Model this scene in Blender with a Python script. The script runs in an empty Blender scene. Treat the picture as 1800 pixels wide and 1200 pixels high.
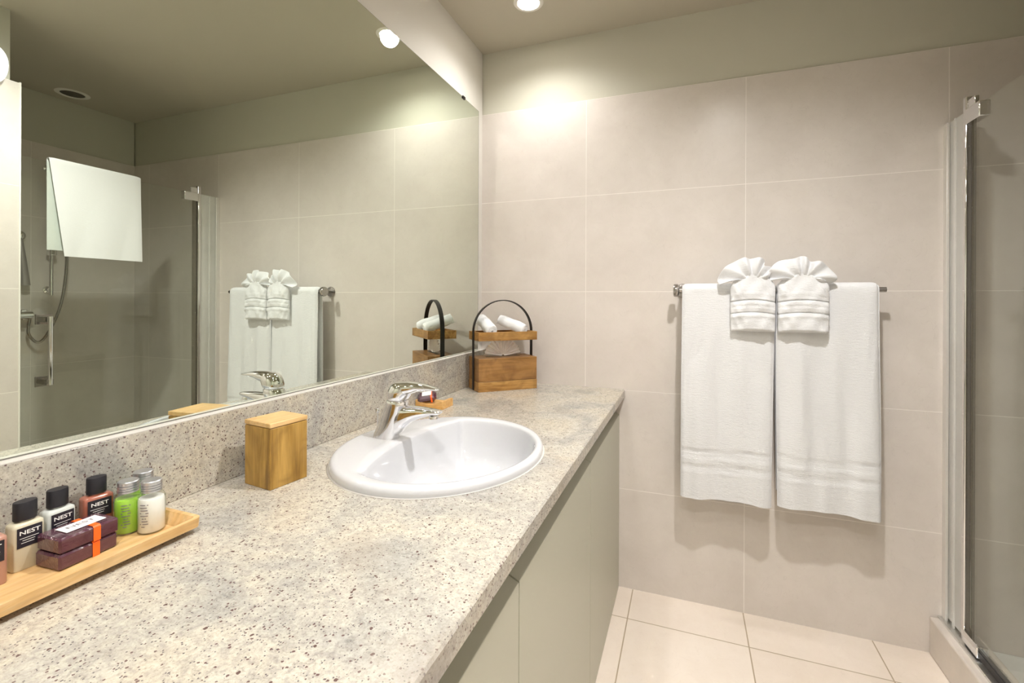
import bpy, bmesh, math, random
from mathutils import Vector, Matrix
from math import sin, cos, pi, radians as R

S = bpy.context.scene
COL = S.collection
# ------------------------------------------------------------------ camera
cd = bpy.data.cameras.new('camera'); cam = bpy.data.objects.new('camera', cd); COL.objects.link(cam)
S.camera = cam
cd.sensor_fit = 'HORIZONTAL'; cd.sensor_width = 36
cd.lens = 822.9 / 1800 * 36
cd.shift_x = 0.0; cd.shift_y = -(600 - 528) / 1800
cd.clip_start = 0.02
TH = 0.3578
cam.matrix_world = (Matrix.Translation((0, -1.9403, 1.1618)) @ Matrix.Rotation(TH, 4, 'Z')
                    @ Matrix.Rotation(pi / 2, 4, 'X') @ Matrix.Rotation(0.0042, 4, 'Z'))
# ------------------------------------------------------------------ world and exposure
w = bpy.data.worlds.new('world'); S.world = w; w.use_nodes = True
w.node_tree.nodes['Background'].inputs[0].default_value = (0.9, 0.95, 1, 1)
w.node_tree.nodes['Background'].inputs[1].default_value = 0.3
S.view_settings.view_transform = 'Standard'; S.view_settings.look = 'None'
S.view_settings.gamma = 1; S.view_settings.use_curve_mapping = False
S.view_settings.exposure = 1.0
S.cycles.max_bounces = 14; S.cycles.diffuse_bounces = 8; S.cycles.glossy_bounces = 8
S.cycles.transmission_bounces = 10; S.cycles.transparent_max_bounces = 16
S.cycles.caustics_reflective = True; S.cycles.caustics_refractive = False
S.cycles.blur_glossy = 0.0; S.cycles.sample_clamp_indirect = 40

CEIL = 2.278
LIGHTS = [(-0.5612, -0.277, 12.5), (0.19, -1.02, 56), (-0.42, -1.75, 18), (0.12, -2.35, 42)]
LCOL = (1.0, 0.97, 0.945)

# ------------------------------------------------------------------ node helpers
def mat(name):
    m = bpy.data.materials.new(name); m.use_nodes = True
    nt = m.node_tree; return m, nt, nt.nodes['Principled BSDF']
def N(nt, t, **k):
    n = nt.nodes.new(t)
    for a, b in k.items():
        if a in n.inputs: n.inputs[a].default_value = b
        else: setattr(n, a, b)
    return n
def L(nt, a, b): nt.links.new(a, b)
def c4(c): return (c[0], c[1], c[2], 1)
def ramp(nt, fac, stops, interp='LINEAR'):
    r = nt.nodes.new('ShaderNodeValToRGB'); r.color_ramp.interpolation = interp
    e = r.color_ramp.elements
    while len(e) < len(stops): e.new(0.5)
    for i, (p, c) in enumerate(stops): e[i].position = p; e[i].color = c4(c)
    L(nt, fac, r.inputs[0]); return r
def mix(nt, fac, a, b, blend='MIX'):
    m = nt.nodes.new('ShaderNodeMix'); m.data_type = 'RGBA'; m.blend_type = blend
    for v, i in ((fac, 0), (a, 6), (b, 7)):
        if isinstance(v, (int, float)): m.inputs[i].default_value = v
        elif isinstance(v, tuple): m.inputs[i].default_value = c4(v)
        else: L(nt, v, m.inputs[i])
    return m.outputs[2]
def objco(nt, scale=(1, 1, 1), rot=(0, 0, 0), loc=(0, 0, 0)):
    tc = nt.nodes.new('ShaderNodeTexCoord'); mp = nt.nodes.new('ShaderNodeMapping')
    mp.inputs['Scale'].default_value = scale; mp.inputs['Rotation'].default_value = rot; mp.inputs['Location'].default_value = loc
    L(nt, tc.outputs['Object'], mp.inputs[0]); return mp.outputs[0]
def noise(nt, co, scale, detail=4, rough=0.55, dist=0):
    n = N(nt, 'ShaderNodeTexNoise', Scale=scale, Detail=detail, Roughness=rough, Distortion=dist)
    L(nt, co, n.inputs['Vector']); return n.outputs['Fac']
def bump(nt, p, h, strength, dist=0.001):
    b = N(nt, 'ShaderNodeBump', Strength=strength, Distance=dist)
    L(nt, h, b.inputs['Height']); L(nt, b.outputs[0], p.inputs['Normal']); return b

def simple(name, col, rough=0.5, metal=0.0, **k):
    m, nt, p = mat(name)
    p.inputs['Base Color'].default_value = c4(col); p.inputs['Roughness'].default_value = rough; p.inputs['Metallic'].default_value = metal
    for a, b in k.items(): p.inputs[a.replace('_', ' ')].default_value = b
    co = objco(nt); nz = noise(nt, co, 60, 2)
    r = N(nt, 'ShaderNodeMapRange'); r.inputs['To Min'].default_value = max(0, rough - 0.02); r.inputs['To Max'].default_value = rough + 0.02
    L(nt, nz, r.inputs['Value']); L(nt, r.outputs[0], p.inputs['Roughness'])
    return m

def tile_mat(name, axes, w_, h_, off, base, vary, rough, grout, mortar=0.0016, vein=0.5):
    """square grid of ceramic tiles; axes = which object axes run along the width and the height"""
    m, nt, p = mat(name)
    tc = nt.nodes.new('ShaderNodeTexCoord'); sp = nt.nodes.new('ShaderNodeSeparateXYZ'); cb = nt.nodes.new('ShaderNodeCombineXYZ')
    L(nt, tc.outputs['Object'], sp.inputs[0])
    for k in (0, 1):
        a = N(nt, 'ShaderNodeMath', operation='SUBTRACT'); a.inputs[1].default_value = off[k] - 60 * (w_, h_)[k]
        L(nt, sp.outputs[axes[k]], a.inputs[0]); L(nt, a.outputs[0], cb.inputs[k])
    bt = N(nt, 'ShaderNodeTexBrick', offset=0.0, squash=1.0)
    bt.inputs['Scale'].default_value = 1; bt.inputs['Brick Width'].default_value = w_; bt.inputs['Row Height'].default_value = h_
    bt.inputs['Mortar Size'].default_value = mortar; bt.inputs['Mortar Smooth'].default_value = 0.2
    bt.inputs['Color1'].default_value = (0.35, 0.35, 0.35, 1); bt.inputs['Color2'].default_value = (0.65, 0.65, 0.65, 1)
    bt.inputs['Mortar'].default_value = (0.5, 0.5, 0.5, 1)
    L(nt, cb.outputs[0], bt.inputs['Vector'])
    co = tc.outputs['Object']
    n1 = noise(nt, co, 3.0, 6, 0.6, 0.4); n2 = noise(nt, co, 14, 6, 0.65, 0.8); n3 = noise(nt, co, 90, 3, 0.6)
    r1 = ramp(nt, n1, [(0.32, vary[0]), (0.68, vary[1])])
    c = mix(nt, vein * 0.5, r1.outputs[0], ramp(nt, n2, [(0.35, vary[0]), (0.6, vary[1])]).outputs[0])
    c = mix(nt, 0.22, c, bt.outputs['Color'], 'SOFT_LIGHT')
    sc = noise(nt, co, 9, 2, 0.7, 2.5)
    c = mix(nt, ramp(nt, sc, [(0.487, (0, 0, 0)), (0.4935, (0.35,) * 3), (0.5, (0, 0, 0))]).outputs[0], c, tuple(x * 0.86 for x in vary[0]))
    c = mix(nt, bt.outputs['Fac'], c, grout)
    L(nt, c, p.inputs['Base Color'])
    p.inputs['Roughness'].default_value = rough; p.inputs['Specular IOR Level'].default_value = 0.4
    inv = N(nt, 'ShaderNodeMath', operation='SUBTRACT'); inv.inputs[0].default_value = 1; L(nt, bt.outputs['Fac'], inv.inputs[1])
    ad = N(nt, 'ShaderNodeMath', operation='MULTIPLY_ADD'); L(nt, n3, ad.inputs[0]); ad.inputs[1].default_value = 0.05; L(nt, inv.outputs[0], ad.inputs[2])
    bump(nt, p, ad.outputs[0], 0.5, 0.0012)
    return m

def granite():
    m, nt, p = mat('granite')
    co = objco(nt)
    big = noise(nt, co, 5, 4, 0.6, 0.6); med = noise(nt, co, 95, 6, 0.75, 0.5); fine = noise(nt, co, 330, 4, 0.75)
    a = ramp(nt, med, [(0.28, (0.42, 0.41, 0.40)), (0.42, (0.61, 0.59, 0.55)), (0.52, (0.72, 0.70, 0.64)), (0.68, (0.84, 0.82, 0.76))]).outputs[0]
    b = ramp(nt, big, [(0.36, (0.70, 0.71, 0.73)), (0.5, (0.93, 0.92, 0.89)), (0.66, (1.0, 0.95, 0.86))]).outputs[0]
    c = mix(nt, 1.0, a, b, 'MULTIPLY')
    f = ramp(nt, fine, [(0.36, (0.62, 0.60, 0.58)), (0.47, (0.93, 0.92, 0.90)), (0.62, (1, 1, 1))]).outputs[0]
    c = mix(nt, 0.75, c, f, 'MULTIPLY')
    for sc_, th, col, jit in ((290, 0.070, (0.15, 0.08, 0.08), 0.42), (430, 0.085, (0.14, 0.12, 0.13), 0.42), (160, 0.028, (0.12, 0.06, 0.055), 0.36)):
        v = N(nt, 'ShaderNodeTexVoronoi', Scale=sc_, Randomness=1.0)
        wv = nt.nodes.new('ShaderNodeVectorMath'); wv.operation = 'ADD'
        nn = N(nt, 'ShaderNodeTexNoise', Scale=sc_ * 1.7, Detail=2.0); L(nt, co, nn.inputs['Vector'])
        sc2 = nt.nodes.new('ShaderNodeVectorMath'); sc2.operation = 'SCALE'; sc2.inputs['Scale'].default_value = 0.7 / sc_
        L(nt, nn.outputs['Color'], sc2.inputs[0]); L(nt, co, wv.inputs[0]); L(nt, sc2.outputs[0], wv.inputs[1]); L(nt, wv.outputs[0], v.inputs['Vector'])
        d = N(nt, 'ShaderNodeMath', operation='LESS_THAN'); L(nt, v.outputs['Distance'], d.inputs[0]); d.inputs[1].default_value = jit
        sp = nt.nodes.new('ShaderNodeSeparateColor'); L(nt, v.outputs['Color'], sp.inputs[0])
        g = N(nt, 'ShaderNodeMath', operation='LESS_THAN'); L(nt, sp.outputs[0], g.inputs[0]); g.inputs[1].default_value = th
        mm = N(nt, 'ShaderNodeMath', operation='MULTIPLY'); L(nt, d.outputs[0], mm.inputs[0]); L(nt, g.outputs[0], mm.inputs[1])
        m2 = N(nt, 'ShaderNodeMath', operation='MULTIPLY'); L(nt, mm.outputs[0], m2.inputs[0]); m2.inputs[1].default_value = 0.92
        c = mix(nt, m2.outputs[0], c, col)
    stain = noise(nt, co, 4.2, 3, 0.5, 0.3)
    c = mix(nt, ramp(nt, stain, [(0.60, (0, 0, 0)), (0.74, (0.5,) * 3)]).outputs[0], c, (0.38, 0.33, 0.29))
    c = mix(nt, 1.0, c, (0.70, 0.69, 0.675), 'MULTIPLY')
    L(nt, c, p.inputs['Base Color'])
    p.inputs['Roughness'].default_value = 0.22; p.inputs['Specular IOR Level'].default_value = 0.45
    bump(nt, p, fine, 0.08, 0.0006)
    return m

def wood(name, c1, c2, c3, axis='Z', scale=1.0, rough=0.42):
    m, nt, p = mat(name)
    s = {'X': (2.2, 26, 26), 'Y': (26, 2.2, 26), 'Z': (26, 26, 2.2)}[axis]
    co = objco(nt, tuple(x * scale for x in s), (0.15, 0.2, 0.1))
    n1 = noise(nt, co, 1.0, 5, 0.6, 1.2)
    co2 = objco(nt, tuple(x * scale * 6 for x in s)); n2 = noise(nt, co2, 1.0, 3, 0.6)
    co3 = objco(nt, (14, 14, 14)); n3 = noise(nt, co3, 1, 2, 0.5, 1.5)
    c = ramp(nt, n1, [(0.30, c3), (0.42, c1), (0.55, c2), (0.64, c1), (0.75, c2)]).outputs[0]
    c = mix(nt, ramp(nt, n3, [(0.42, (0, 0, 0)), (0.65, (0.45,) * 3)]).outputs[0], c, c3)
    c = mix(nt, 0.35, c, ramp(nt, n2, [(0.35, (0.55,) * 3), (0.6, (1, 1, 1))]).outputs[0], 'MULTIPLY')
    L(nt, c, p.inputs['Base Color']); p.inputs['Roughness'].default_value = rough
    bump(nt, p, n2, 0.15, 0.0004)
    return m

def terry(name, col, strength=0.6):
    m, nt, p = mat(name)
    co = objco(nt); n = noise(nt, co, 420, 3, 0.7); n2 = noise(nt, objco(nt, (60, 60, 260)), 1, 3, 0.6)
    a = N(nt, 'ShaderNodeMath', operation='ADD'); L(nt, n, a.inputs[0]); L(nt, n2, a.inputs[1])
    c = mix(nt, ramp(nt, n, [(0.3, (0.1,) * 3), (0.6, (0, 0, 0))]).outputs[0], col, tuple(x * 0.85 for x in col))
    L(nt, c, p.inputs['Base Color']); p.inputs['Roughness'].default_value = 0.95
    p.inputs['Specular IOR Level'].default_value = 0.1
    p.inputs['Sheen Weight'].default_value = 0.25; p.inputs['Sheen Roughness'].default_value = 0.6
    bump(nt, p, a.outputs[0], strength, 0.0015)
    return m

def pane(name, tint, haze=0.0):
    m, nt, p = mat(name); out = nt.nodes['Material Output']; nt.nodes.remove(p)
    tr = nt.nodes.new('ShaderNodeBsdfTransparent'); tr.inputs[0].default_value = c4(tint)
    gl = nt.nodes.new('ShaderNodeBsdfGlossy'); gl.inputs['Roughness'].default_value = 0.0
    geo = nt.nodes.new('ShaderNodeNewGeometry'); ior = N(nt, 'ShaderNodeMapRange'); ior.inputs['To Min'].default_value = 1.45; ior.inputs['To Max'].default_value = 1 / 1.45; L(nt, geo.outputs['Backfacing'], ior.inputs['Value'])
    fr = N(nt, 'ShaderNodeFresnel'); L(nt, ior.outputs[0], fr.inputs['IOR']); ms = nt.nodes.new('ShaderNodeMixShader')
    L(nt, fr.outputs[0], ms.inputs[0]); L(nt, tr.outputs[0], ms.inputs[1]); L(nt, gl.outputs[0], ms.inputs[2])
    df = nt.nodes.new('ShaderNodeBsdfDiffuse'); df.inputs[0].default_value = (0.85, 0.85, 0.83, 1)
    nz = noise(nt, objco(nt), 5, 3); mr = N(nt, 'ShaderNodeMapRange'); mr.inputs['To Min'].default_value = haze * 0.8; mr.inputs['To Max'].default_value = haze * 1.2
    L(nt, nz, mr.inputs['Value'])
    m2 = nt.nodes.new('ShaderNodeMixShader'); L(nt, mr.outputs[0], m2.inputs[0]); L(nt, ms.outputs[0], m2.inputs[1]); L(nt, df.outputs[0], m2.inputs[2])
    L(nt, m2.outputs[0], out.inputs[0]); return m

def emit(name, col, s):
    m, nt, p = mat(name)
    p.inputs['Base Color'].default_value = c4(col); p.inputs['Emission Color'].default_value = c4(col); p.inputs['Emission Strength'].default_value = s
    return m

TA, TB = (0.585, 0.54, 0.50), (0.665, 0.62, 0.58)
M_wt = tile_mat('wall tile back', (0, 2), 0.6, 0.4, (-0.397, 0.0), None, (TA, TB), 0.30, (0.78, 0.735, 0.695), 0.0016)
M_wts = tile_mat('wall tile side', (1, 2), 0.6, 0.4, (-0.50, 0.0), None, (TA, TB), 0.30, (0.78, 0.735, 0.695))
M_ft = tile_mat('floor tile', (0, 1), 0.4, 0.4, (-0.2, -0.185), None, ((0.72, 0.63, 0.54), (0.80, 0.72, 0.64)), 0.28, (0.42, 0.34, 0.24), 0.0022, 0.5)
M_curb = tile_mat('curb tile', (1, 2), 0.4, 0.4, (-0.185, -0.2), None, (TA, (0.68, 0.62, 0.56)), 0.30, (0.66, 0.60, 0.54))
M_gran = granite()
def paint(name, col):
    m, nt, p = mat(name); co = objco(nt)
    c = mix(nt, ramp(nt, noise(nt, co, 2, 3), [(0.3, (0,) * 3), (0.7, (0.25,) * 3)]).outputs[0], col, tuple(x * 0.95 for x in col))
    L(nt, c, p.inputs['Base Color']); p.inputs['Roughness'].default_value = 0.7
    bump(nt, p, noise(nt, co, 220, 3), 0.08, 0.0008); return m
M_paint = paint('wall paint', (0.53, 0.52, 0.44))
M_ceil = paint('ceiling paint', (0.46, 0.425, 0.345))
M_cab = paint('cabinet lacquer', (0.43, 0.432, 0.345)); M_cab.node_tree.nodes['Principled BSDF'].inputs['Roughness'].default_value = 0.35
M_recess_shade = simple('recess shade', (0.06, 0.055, 0.04), 0.8)  # near-black colour standing in for the shade inside openings
M_mir = simple('mirror silver', (0.79, 0.84, 0.76), 0.0, 1.0)
for n_ in list(M_mir.node_tree.links):
    if n_.to_socket.name == 'Roughness': M_mir.node_tree.links.remove(n_)
M_mir.node_tree.nodes['Principled BSDF'].inputs['Roughness'].default_value = 0.0
M_edge = simple('mirror edge', (0.16, 0.15, 0.13), 0.4)
M_chrome = simple('chrome', (0.86, 0.86, 0.87), 0.05, 1.0)
M_nickel = simple('brushed nickel', (0.42, 0.40, 0.385), 0.2, 1.0)
M_alu = simple('aluminium', (0.72, 0.72, 0.71), 0.28, 1.0)
M_alucap = simple('bottle cap aluminium', (0.60, 0.62, 0.66), 0.32, 0.9)
M_cer = simple('ceramic', (0.58, 0.59, 0.615), 0.07, 0.0, Coat_Weight=0.4)
M_towel = terry('white terry', (0.75, 0.76, 0.78), 0.9)
M_band = terry('white dobby band', (0.86, 0.86, 0.86), 0.2)
M_tissue = simple('tissue paper', (0.84, 0.80, 0.77), 0.9)
M_blackm = simple('black strap metal', (0.018, 0.015, 0.014), 0.42, 0.5)
M_capblk = simple('black cap plastic', (0.008, 0.008, 0.013), 0.45)
M_lblblk = simple('black label', (0.012, 0.010, 0.018), 0.5)
M_white = simple('white print', (0.85, 0.84, 0.82), 0.6)
M_ink = simple('grey ink', (0.18, 0.16, 0.18), 0.6)
M_seal = simple('black seal', (0.02, 0.018, 0.02), 0.4)
M_mango = wood('mango wood', (0.34, 0.165, 0.035), (0.50, 0.28, 0.085), (0.16, 0.07, 0.017), 'X')
M_mangoz = wood('mango wood upright', (0.34, 0.19, 0.032), (0.48, 0.29, 0.07), (0.17, 0.085, 0.015), 'Z', 0.8)
M_mangolt = wood('light mango wood', (0.66, 0.42, 0.17), (0.72, 0.50, 0.24), (0.50, 0.28, 0.09), 'Y')
M_traywd = wood('light tray wood', (0.62, 0.39, 0.16), (0.70, 0.48, 0.24), (0.48, 0.26, 0.09), 'Y')
M_lotion = simple('pale lotion', (0.55, 0.51, 0.38), 0.3, 0.0, Coat_Weight=0.6)
M_clearp = pane('clear bottle plastic', (0.90, 0.92, 0.90), 0.06)
M_amber = simple('amber shampoo', (0.33, 0.11, 0.07), 0.2, 0.0, Coat_Weight=0.6)
M_milk = simple('white lotion', (0.86, 0.85, 0.83), 0.3, 0.0, Coat_Weight=0.4)
M_green = simple('green gel', (0.36, 0.68, 0.03), 0.15, 0.0, Coat_Weight=0.6)
M_soap = simple('dark plum wrapped soap', (0.075, 0.022, 0.040), 0.16, 0.0, Coat_Weight=0.8)
nt = M_soap.node_tree; bump(nt, nt.nodes['Principled BSDF'], noise(nt, objco(nt), 90, 4, 0.6, 1.0), 0.7, 0.0015)
M_orange = simple('orange ribbon', (0.90, 0.13, 0.01), 0.4)
M_glass = pane('shower glass', (0.965, 0.98, 0.96), 0.0)
M_frost = pane('hazy glass strip', (0.97, 0.97, 0.96), 0.40)
M_bulb = emit('downlight bulb', (1.0, 0.93, 0.82), 30)
M_trimw = simple('white trim ring', (0.75, 0.73, 0.68), 0.5)
M_shtray = simple('shower tray acrylic', (0.72, 0.73, 0.72), 0.3)
M_rubber = simple('grey silicone', (0.55, 0.53, 0.50), 0.5)

# ------------------------------------------------------------------ mesh helpers
def link(name, bm, m, parent=None, smooth=True, loc=None, rot=None, bev=0, seg=2, angle=40):
    me = bpy.data.meshes.new(name)
    bmesh.ops.recalc_face_normals(bm, faces=bm.faces)
    bm.to_mesh(me); bm.free()
    for x in (m if isinstance(m, (list, tuple)) else [m]): me.materials.append(x)
    o = bpy.data.objects.new(name, me); COL.objects.link(o)
    if parent: o.parent = parent
    if loc is not None: o.location = loc
    if rot is not None: o.rotation_euler = rot
    if bev:
        b = o.modifiers.new('bevel', 'BEVEL'); b.width = bev; b.segments = seg; b.limit_method = 'ANGLE'; b.angle_limit = R(40)
    if smooth:
        me.shade_smooth() if hasattr(me, 'shade_smooth') else [setattr(f, 'use_smooth', True) for f in me.polygons]
        try: me.set_sharp_from_angle(angle=R(angle))
        except Exception: pass
    return o
def thing(name, label, cat, loc=(0, 0, 0), rotz=0, group=None):
    o = bpy.data.objects.new(name, None); COL.objects.link(o); o.empty_display_size = 0.03
    o.location = loc; o.rotation_euler = (0, 0, rotz); tag(o, label, cat, group); return o
def tag(o, label, cat, group=None):
    o['label'] = label; o['category'] = cat
    if group: o['group'] = group
    return o
def struct(o): o['kind'] = 'structure'; return o
def B(): return bmesh.new()
def box(bm, x0, x1, y0, y1, z0, z1, mi=0):
    v = [bm.verts.new(p) for p in ((x0, y0, z0), (x1, y0, z0), (x1, y1, z0), (x0, y1, z0), (x0, y0, z1), (x1, y0, z1), (x1, y1, z1), (x0, y1, z1))]
    for f in ((0, 3, 2, 1), (4, 5, 6, 7), (0, 1, 5, 4), (1, 2, 6, 5), (2, 3, 7, 6), (3, 0, 4, 7)):
        bm.faces.new([v[i] for i in f]).material_index = mi
    return bm
def loft(bm, rings, cap=True, closed=False, mi=0):
    """rings: list of equal length lists of points, each a closed loop"""
    V = [[bm.verts.new(p) for p in r] for r in rings]; n = len(V[0])
    k = len(V) if closed else len(V) - 1
    for i in range(k):
        a, b = V[i], V[(i + 1) % len(V)]
        for j in range(n): bm.faces.new((a[j], a[(j + 1) % n], b[(j + 1) % n], b[j])).material_index = mi
    if cap and not closed:
        bm.faces.new(V[0][::-1]).material_index = mi; bm.faces.new(V[-1]).material_index = mi
    return V
def lathe(bm, prof, c=(0, 0, 0), n=32, axis='Z', sx=1, sy=1, cap=True, mi=0):
    rings = []
    for r, h in prof:
        ring = []
        for i in range(n):
            a = 2 * pi * i / n; u, v = r * cos(a) * sx, r * sin(a) * sy
            p = {'Z': (u, v, h), 'Y': (u, h, v), 'X': (h, u, v)}[axis]
            ring.append((c[0] + p[0], c[1] + p[1], c[2] + p[2]))
        rings.append(ring)
    loft(bm, rings, cap, mi=mi); return bm
def tube(bm, pts, r, n=12, cap=True):
    pts = [Vector(p) for p in pts]; rings = []
    up = Vector((0, 0, 1)); prev = None
    for i, p in enumerate(pts):
        t = (pts[min(i + 1, len(pts) - 1)] - pts[max(i - 1, 0)]).normalized()
        if prev is None:
            a = t.orthogonal().normalized()
        else:
            a = (prev - t * prev.dot(t)).normalized()
        prev = a; b = t.cross(a)
        rr = r[i] if isinstance(r, (list, tuple)) else r
        rings.append([p + a * (rr * cos(2 * pi * k / n)) + b * (rr * sin(2 * pi * k / n)) for k in range(n)])
    loft(bm, rings, cap); return bm
def sell(n, p):
    out = []
    for i in range(n):
        a = 2 * pi * i / n; c, s = cos(a), sin(a)
        out.append((abs(c) ** (2 / p) * (1 if c >= 0 else -1), abs(s) ** (2 / p) * (1 if s >= 0 else -1)))
    return out
def smoothstep(a, b, x):
    t = max(0, min(1, (x - a) / (b - a))); return t * t * (3 - 2 * t)
def spline(pts, n):
    P = [Vector(p) for p in pts]; out = []
    for i in range(len(P) - 1):
        p0, p1, p2, p3 = P[max(i - 1, 0)], P[i], P[i + 1], P[min(i + 2, len(P) - 1)]
        for k in range(n):
            t = k / n
            out.append(0.5 * ((2 * p1) + (p2 - p0) * t + (2 * p0 - 5 * p1 + 4 * p2 - p3) * t * t + (3 * p1 - p0 - 3 * p2 + p3) * t ** 3))
    out.append(P[-1]); return out
def lettering(text, size, parent, M, m, width=1.0, name='lettering'):
    cu = bpy.data.curves.new('txt', 'FONT'); cu.body = text; cu.size = size; cu.align_x = 'CENTER'; cu.align_y = 'CENTER'
    cu.offset = size * 0.012; cu.resolution_u = 3; cu.extrude = 0.00012
    o = bpy.data.objects.new('txt', cu); COL.objects.link(o)
    dg = bpy.context.evaluated_depsgraph_get(); me = bpy.data.meshes.new_from_object(o.evaluated_get(dg))
    bpy.data.objects.remove(o); bpy.data.curves.remove(cu)
    me.transform(Matrix.Diagonal((width, 1, 1, 1))); me.transform(M); me.materials.clear(); me.materials.append(m)
    q = bpy.data.objects.new(name, me); COL.objects.link(q); q.parent = parent; return q
def copy_tree(o, parent=None):
    kids = [c for c in bpy.data.objects if c.parent == o]
    c = o.copy(); COL.objects.link(c)
    if parent: c.parent = parent
    for k in kids: copy_tree(k, c)
    return c

# ------------------------------------------------------------------ the room
XL, XS, XW = -0.873, 0.70, 1.5427          # left wall, wall beside the shower, far shower wall
YN, YR = -0.905, -2.9
struct(link('floor', box(B(), XL - 0.1, XW + 0.1, YR, 0.1, -0.1, 0.0), M_ft, smooth=False))
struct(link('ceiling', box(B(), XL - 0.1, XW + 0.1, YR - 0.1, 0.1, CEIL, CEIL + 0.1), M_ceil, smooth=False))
bm = box(B(), XL - 0.1, XW + 0.1, 0.0, 0.1, 0.0, 2.0, 0); box(bm, XL - 0.1, XW + 0.1, 0.006, 0.1, 2.0, CEIL, 1)
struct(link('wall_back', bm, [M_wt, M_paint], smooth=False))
struct(link('wall_left', box(B(), XL - 0.1, XL, YR, 0.0, 0.0, CEIL), paint('left wall lit paint', (0.66, 0.64, 0.59)), smooth=False))  # same paint as the other walls, lightened to carry the lamp's glow
bm = box(B(), XW, XW + 0.1, YN, 0.0, 0.0, 2.0, 0); box(bm, XW + 0.006, XW + 0.1, YN, 0.0, 2.0, CEIL, 1)
struct(link('wall_right', bm, [M_wts, M_paint], smooth=False))
bm = box(B(), XS, XW + 0.1, YR, YN, 0.0, 2.0, 0); box(bm, XS + 0.02, XW + 0.1, YR, YN - 0.02, 2.0, CEIL, 1)
struct(link('wall_shower', bm, [M_wts, M_paint], smooth=False))
struct(link('wall_front', box(B(), XL - 0.1, XW + 0.1, YR - 0.1, YR, 0.0, CEIL), M_paint, smooth=False))
struct(link('trim_1', box(B(), XS - 0.002, XS + 0.012, YN - 0.001, YN + 0.004, 0.0, 2.003), M_trimw))
# shower kerb and tray floor
bm = box(B(), 0.7555, 0.86, YN, 0.0, 0.0, 0.1226)
struct(link('trim_2', bm, M_curb, bev=0.006, seg=3))
bm = B(); box(bm, 0.86, XW, YN, 0.0, 0.0, 0.05)
tag(link('shower_tray', bm, M_shtray, bev=0.004), 'pale grey shower floor tray inside the glass door', 'shower tray')

# ------------------------------------------------------------------ downlights and the extract vent
def downlight(x, y, power, label):
    t = thing('downlight', label, 'ceiling light', (x, y, CEIL), 0, None)
    link('trim_ring', lathe(B(), [(0.040, -0.0005), (0.041, -0.0035), (0.046, -0.005), (0.054, -0.003), (0.056, -0.0005)], n=40, cap=False), M_trimw, t)
    link('bulb', lathe(B(), [(0.0405, -0.0008), (0.036, -0.003), (0.020, -0.004), (0.004, -0.0045)], n=32), M_bulb, t)
    ld = bpy.data.lights.new('spot', 'SPOT'); ld.energy = power; ld.color = LCOL; ld.spot_size = R(150); ld.spot_blend = 0.85; ld.shadow_soft_size = 0.038
    lo = bpy.data.objects.new('spot', ld); COL.objects.link(lo); lo.parent = t; lo.location = (0, 0, -0.012)
    return t
DL = ['round recessed downlight glowing over the basin near the back wall', 'round recessed downlight over the open floor in front of the shower',
      'round recessed downlight over the near end of the counter', 'added unseen fill downlight behind the camera']  # the last one is an added fill lamp, out of view
for (x, y, p), l in zip(LIGHTS, DL): downlight(x, y, p, l)
t = thing('ceiling_vent', 'small round unlit vent in the shower ceiling, seen in the mirror', 'vent', (1.405, -0.39, CEIL))
link('vent_ring', lathe(B(), [(0.052, -0.0005), (0.053, -0.004), (0.062, -0.006), (0.074, -0.0005)], n=40, cap=False), M_trimw, t)
bm = lathe(B(), [(0.052, -0.0006), (0.051, -0.001), (0.01, -0.0012)], n=32)
link('grille', bm, simple('vent grille', (0.10, 0.09, 0.07), 0.7), t)
# small frosted wall lamp on the wall beside the shower
t = thing('wall_lamp', 'rounded white wall lamp above the tiles at the mirror upper left edge', 'wall light', (XS + 0.02, -0.995, 2.035))
link('back_plate', lathe(B(), [(0.035, 0.0), (0.035, -0.008), (0.02, -0.02)], axis='X', n=24), M_trimw, t)
link('lamp_shade', lathe(B(), [(0.004, -0.086), (0.022, -0.083), (0.038, -0.070), (0.046, -0.048), (0.040, -0.026), (0.022, -0.014)], c=(0, 0, -0.0), axis='X', n=28, sy=1.6), emit('frosted shade', (0.95, 0.93, 1.0), 0.6), t)

# ------------------------------------------------------------------ mirror
MX = -0.869
t = thing('wall_mirror', 'large frameless mirror on the left wall above the granite backsplash', 'mirror', (MX, -1.4, 0.944))
link('mirror_glass', box(B(), -0.0035, 0.0, -1.35, 1.4 - 0.048, 0.0, 1.056), M_mir, t, smooth=False)
bm = box(B(), -0.0038, 0.0004, -1.35, 1.4 - 0.048, -0.0016, 0.0); box(bm, -0.0038, 0.0004, 1.352, 1.3528, 0.0, 1.056); box(bm, -0.0038, 0.0002, -1.35, 1.352, 1.056, 1.0566)
link('mirror_edge', bm, M_edge, t, smooth=False)
for yy in (-0.1974, -1.3):
    bm = box(B(), -0.002, 0.004, yy + 1.4 - 0.011, yy + 1.4 + 0.011, 1.050, 1.061)
    link('mirror_clip', bm, M_blackm, t, bev=0.001)

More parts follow.
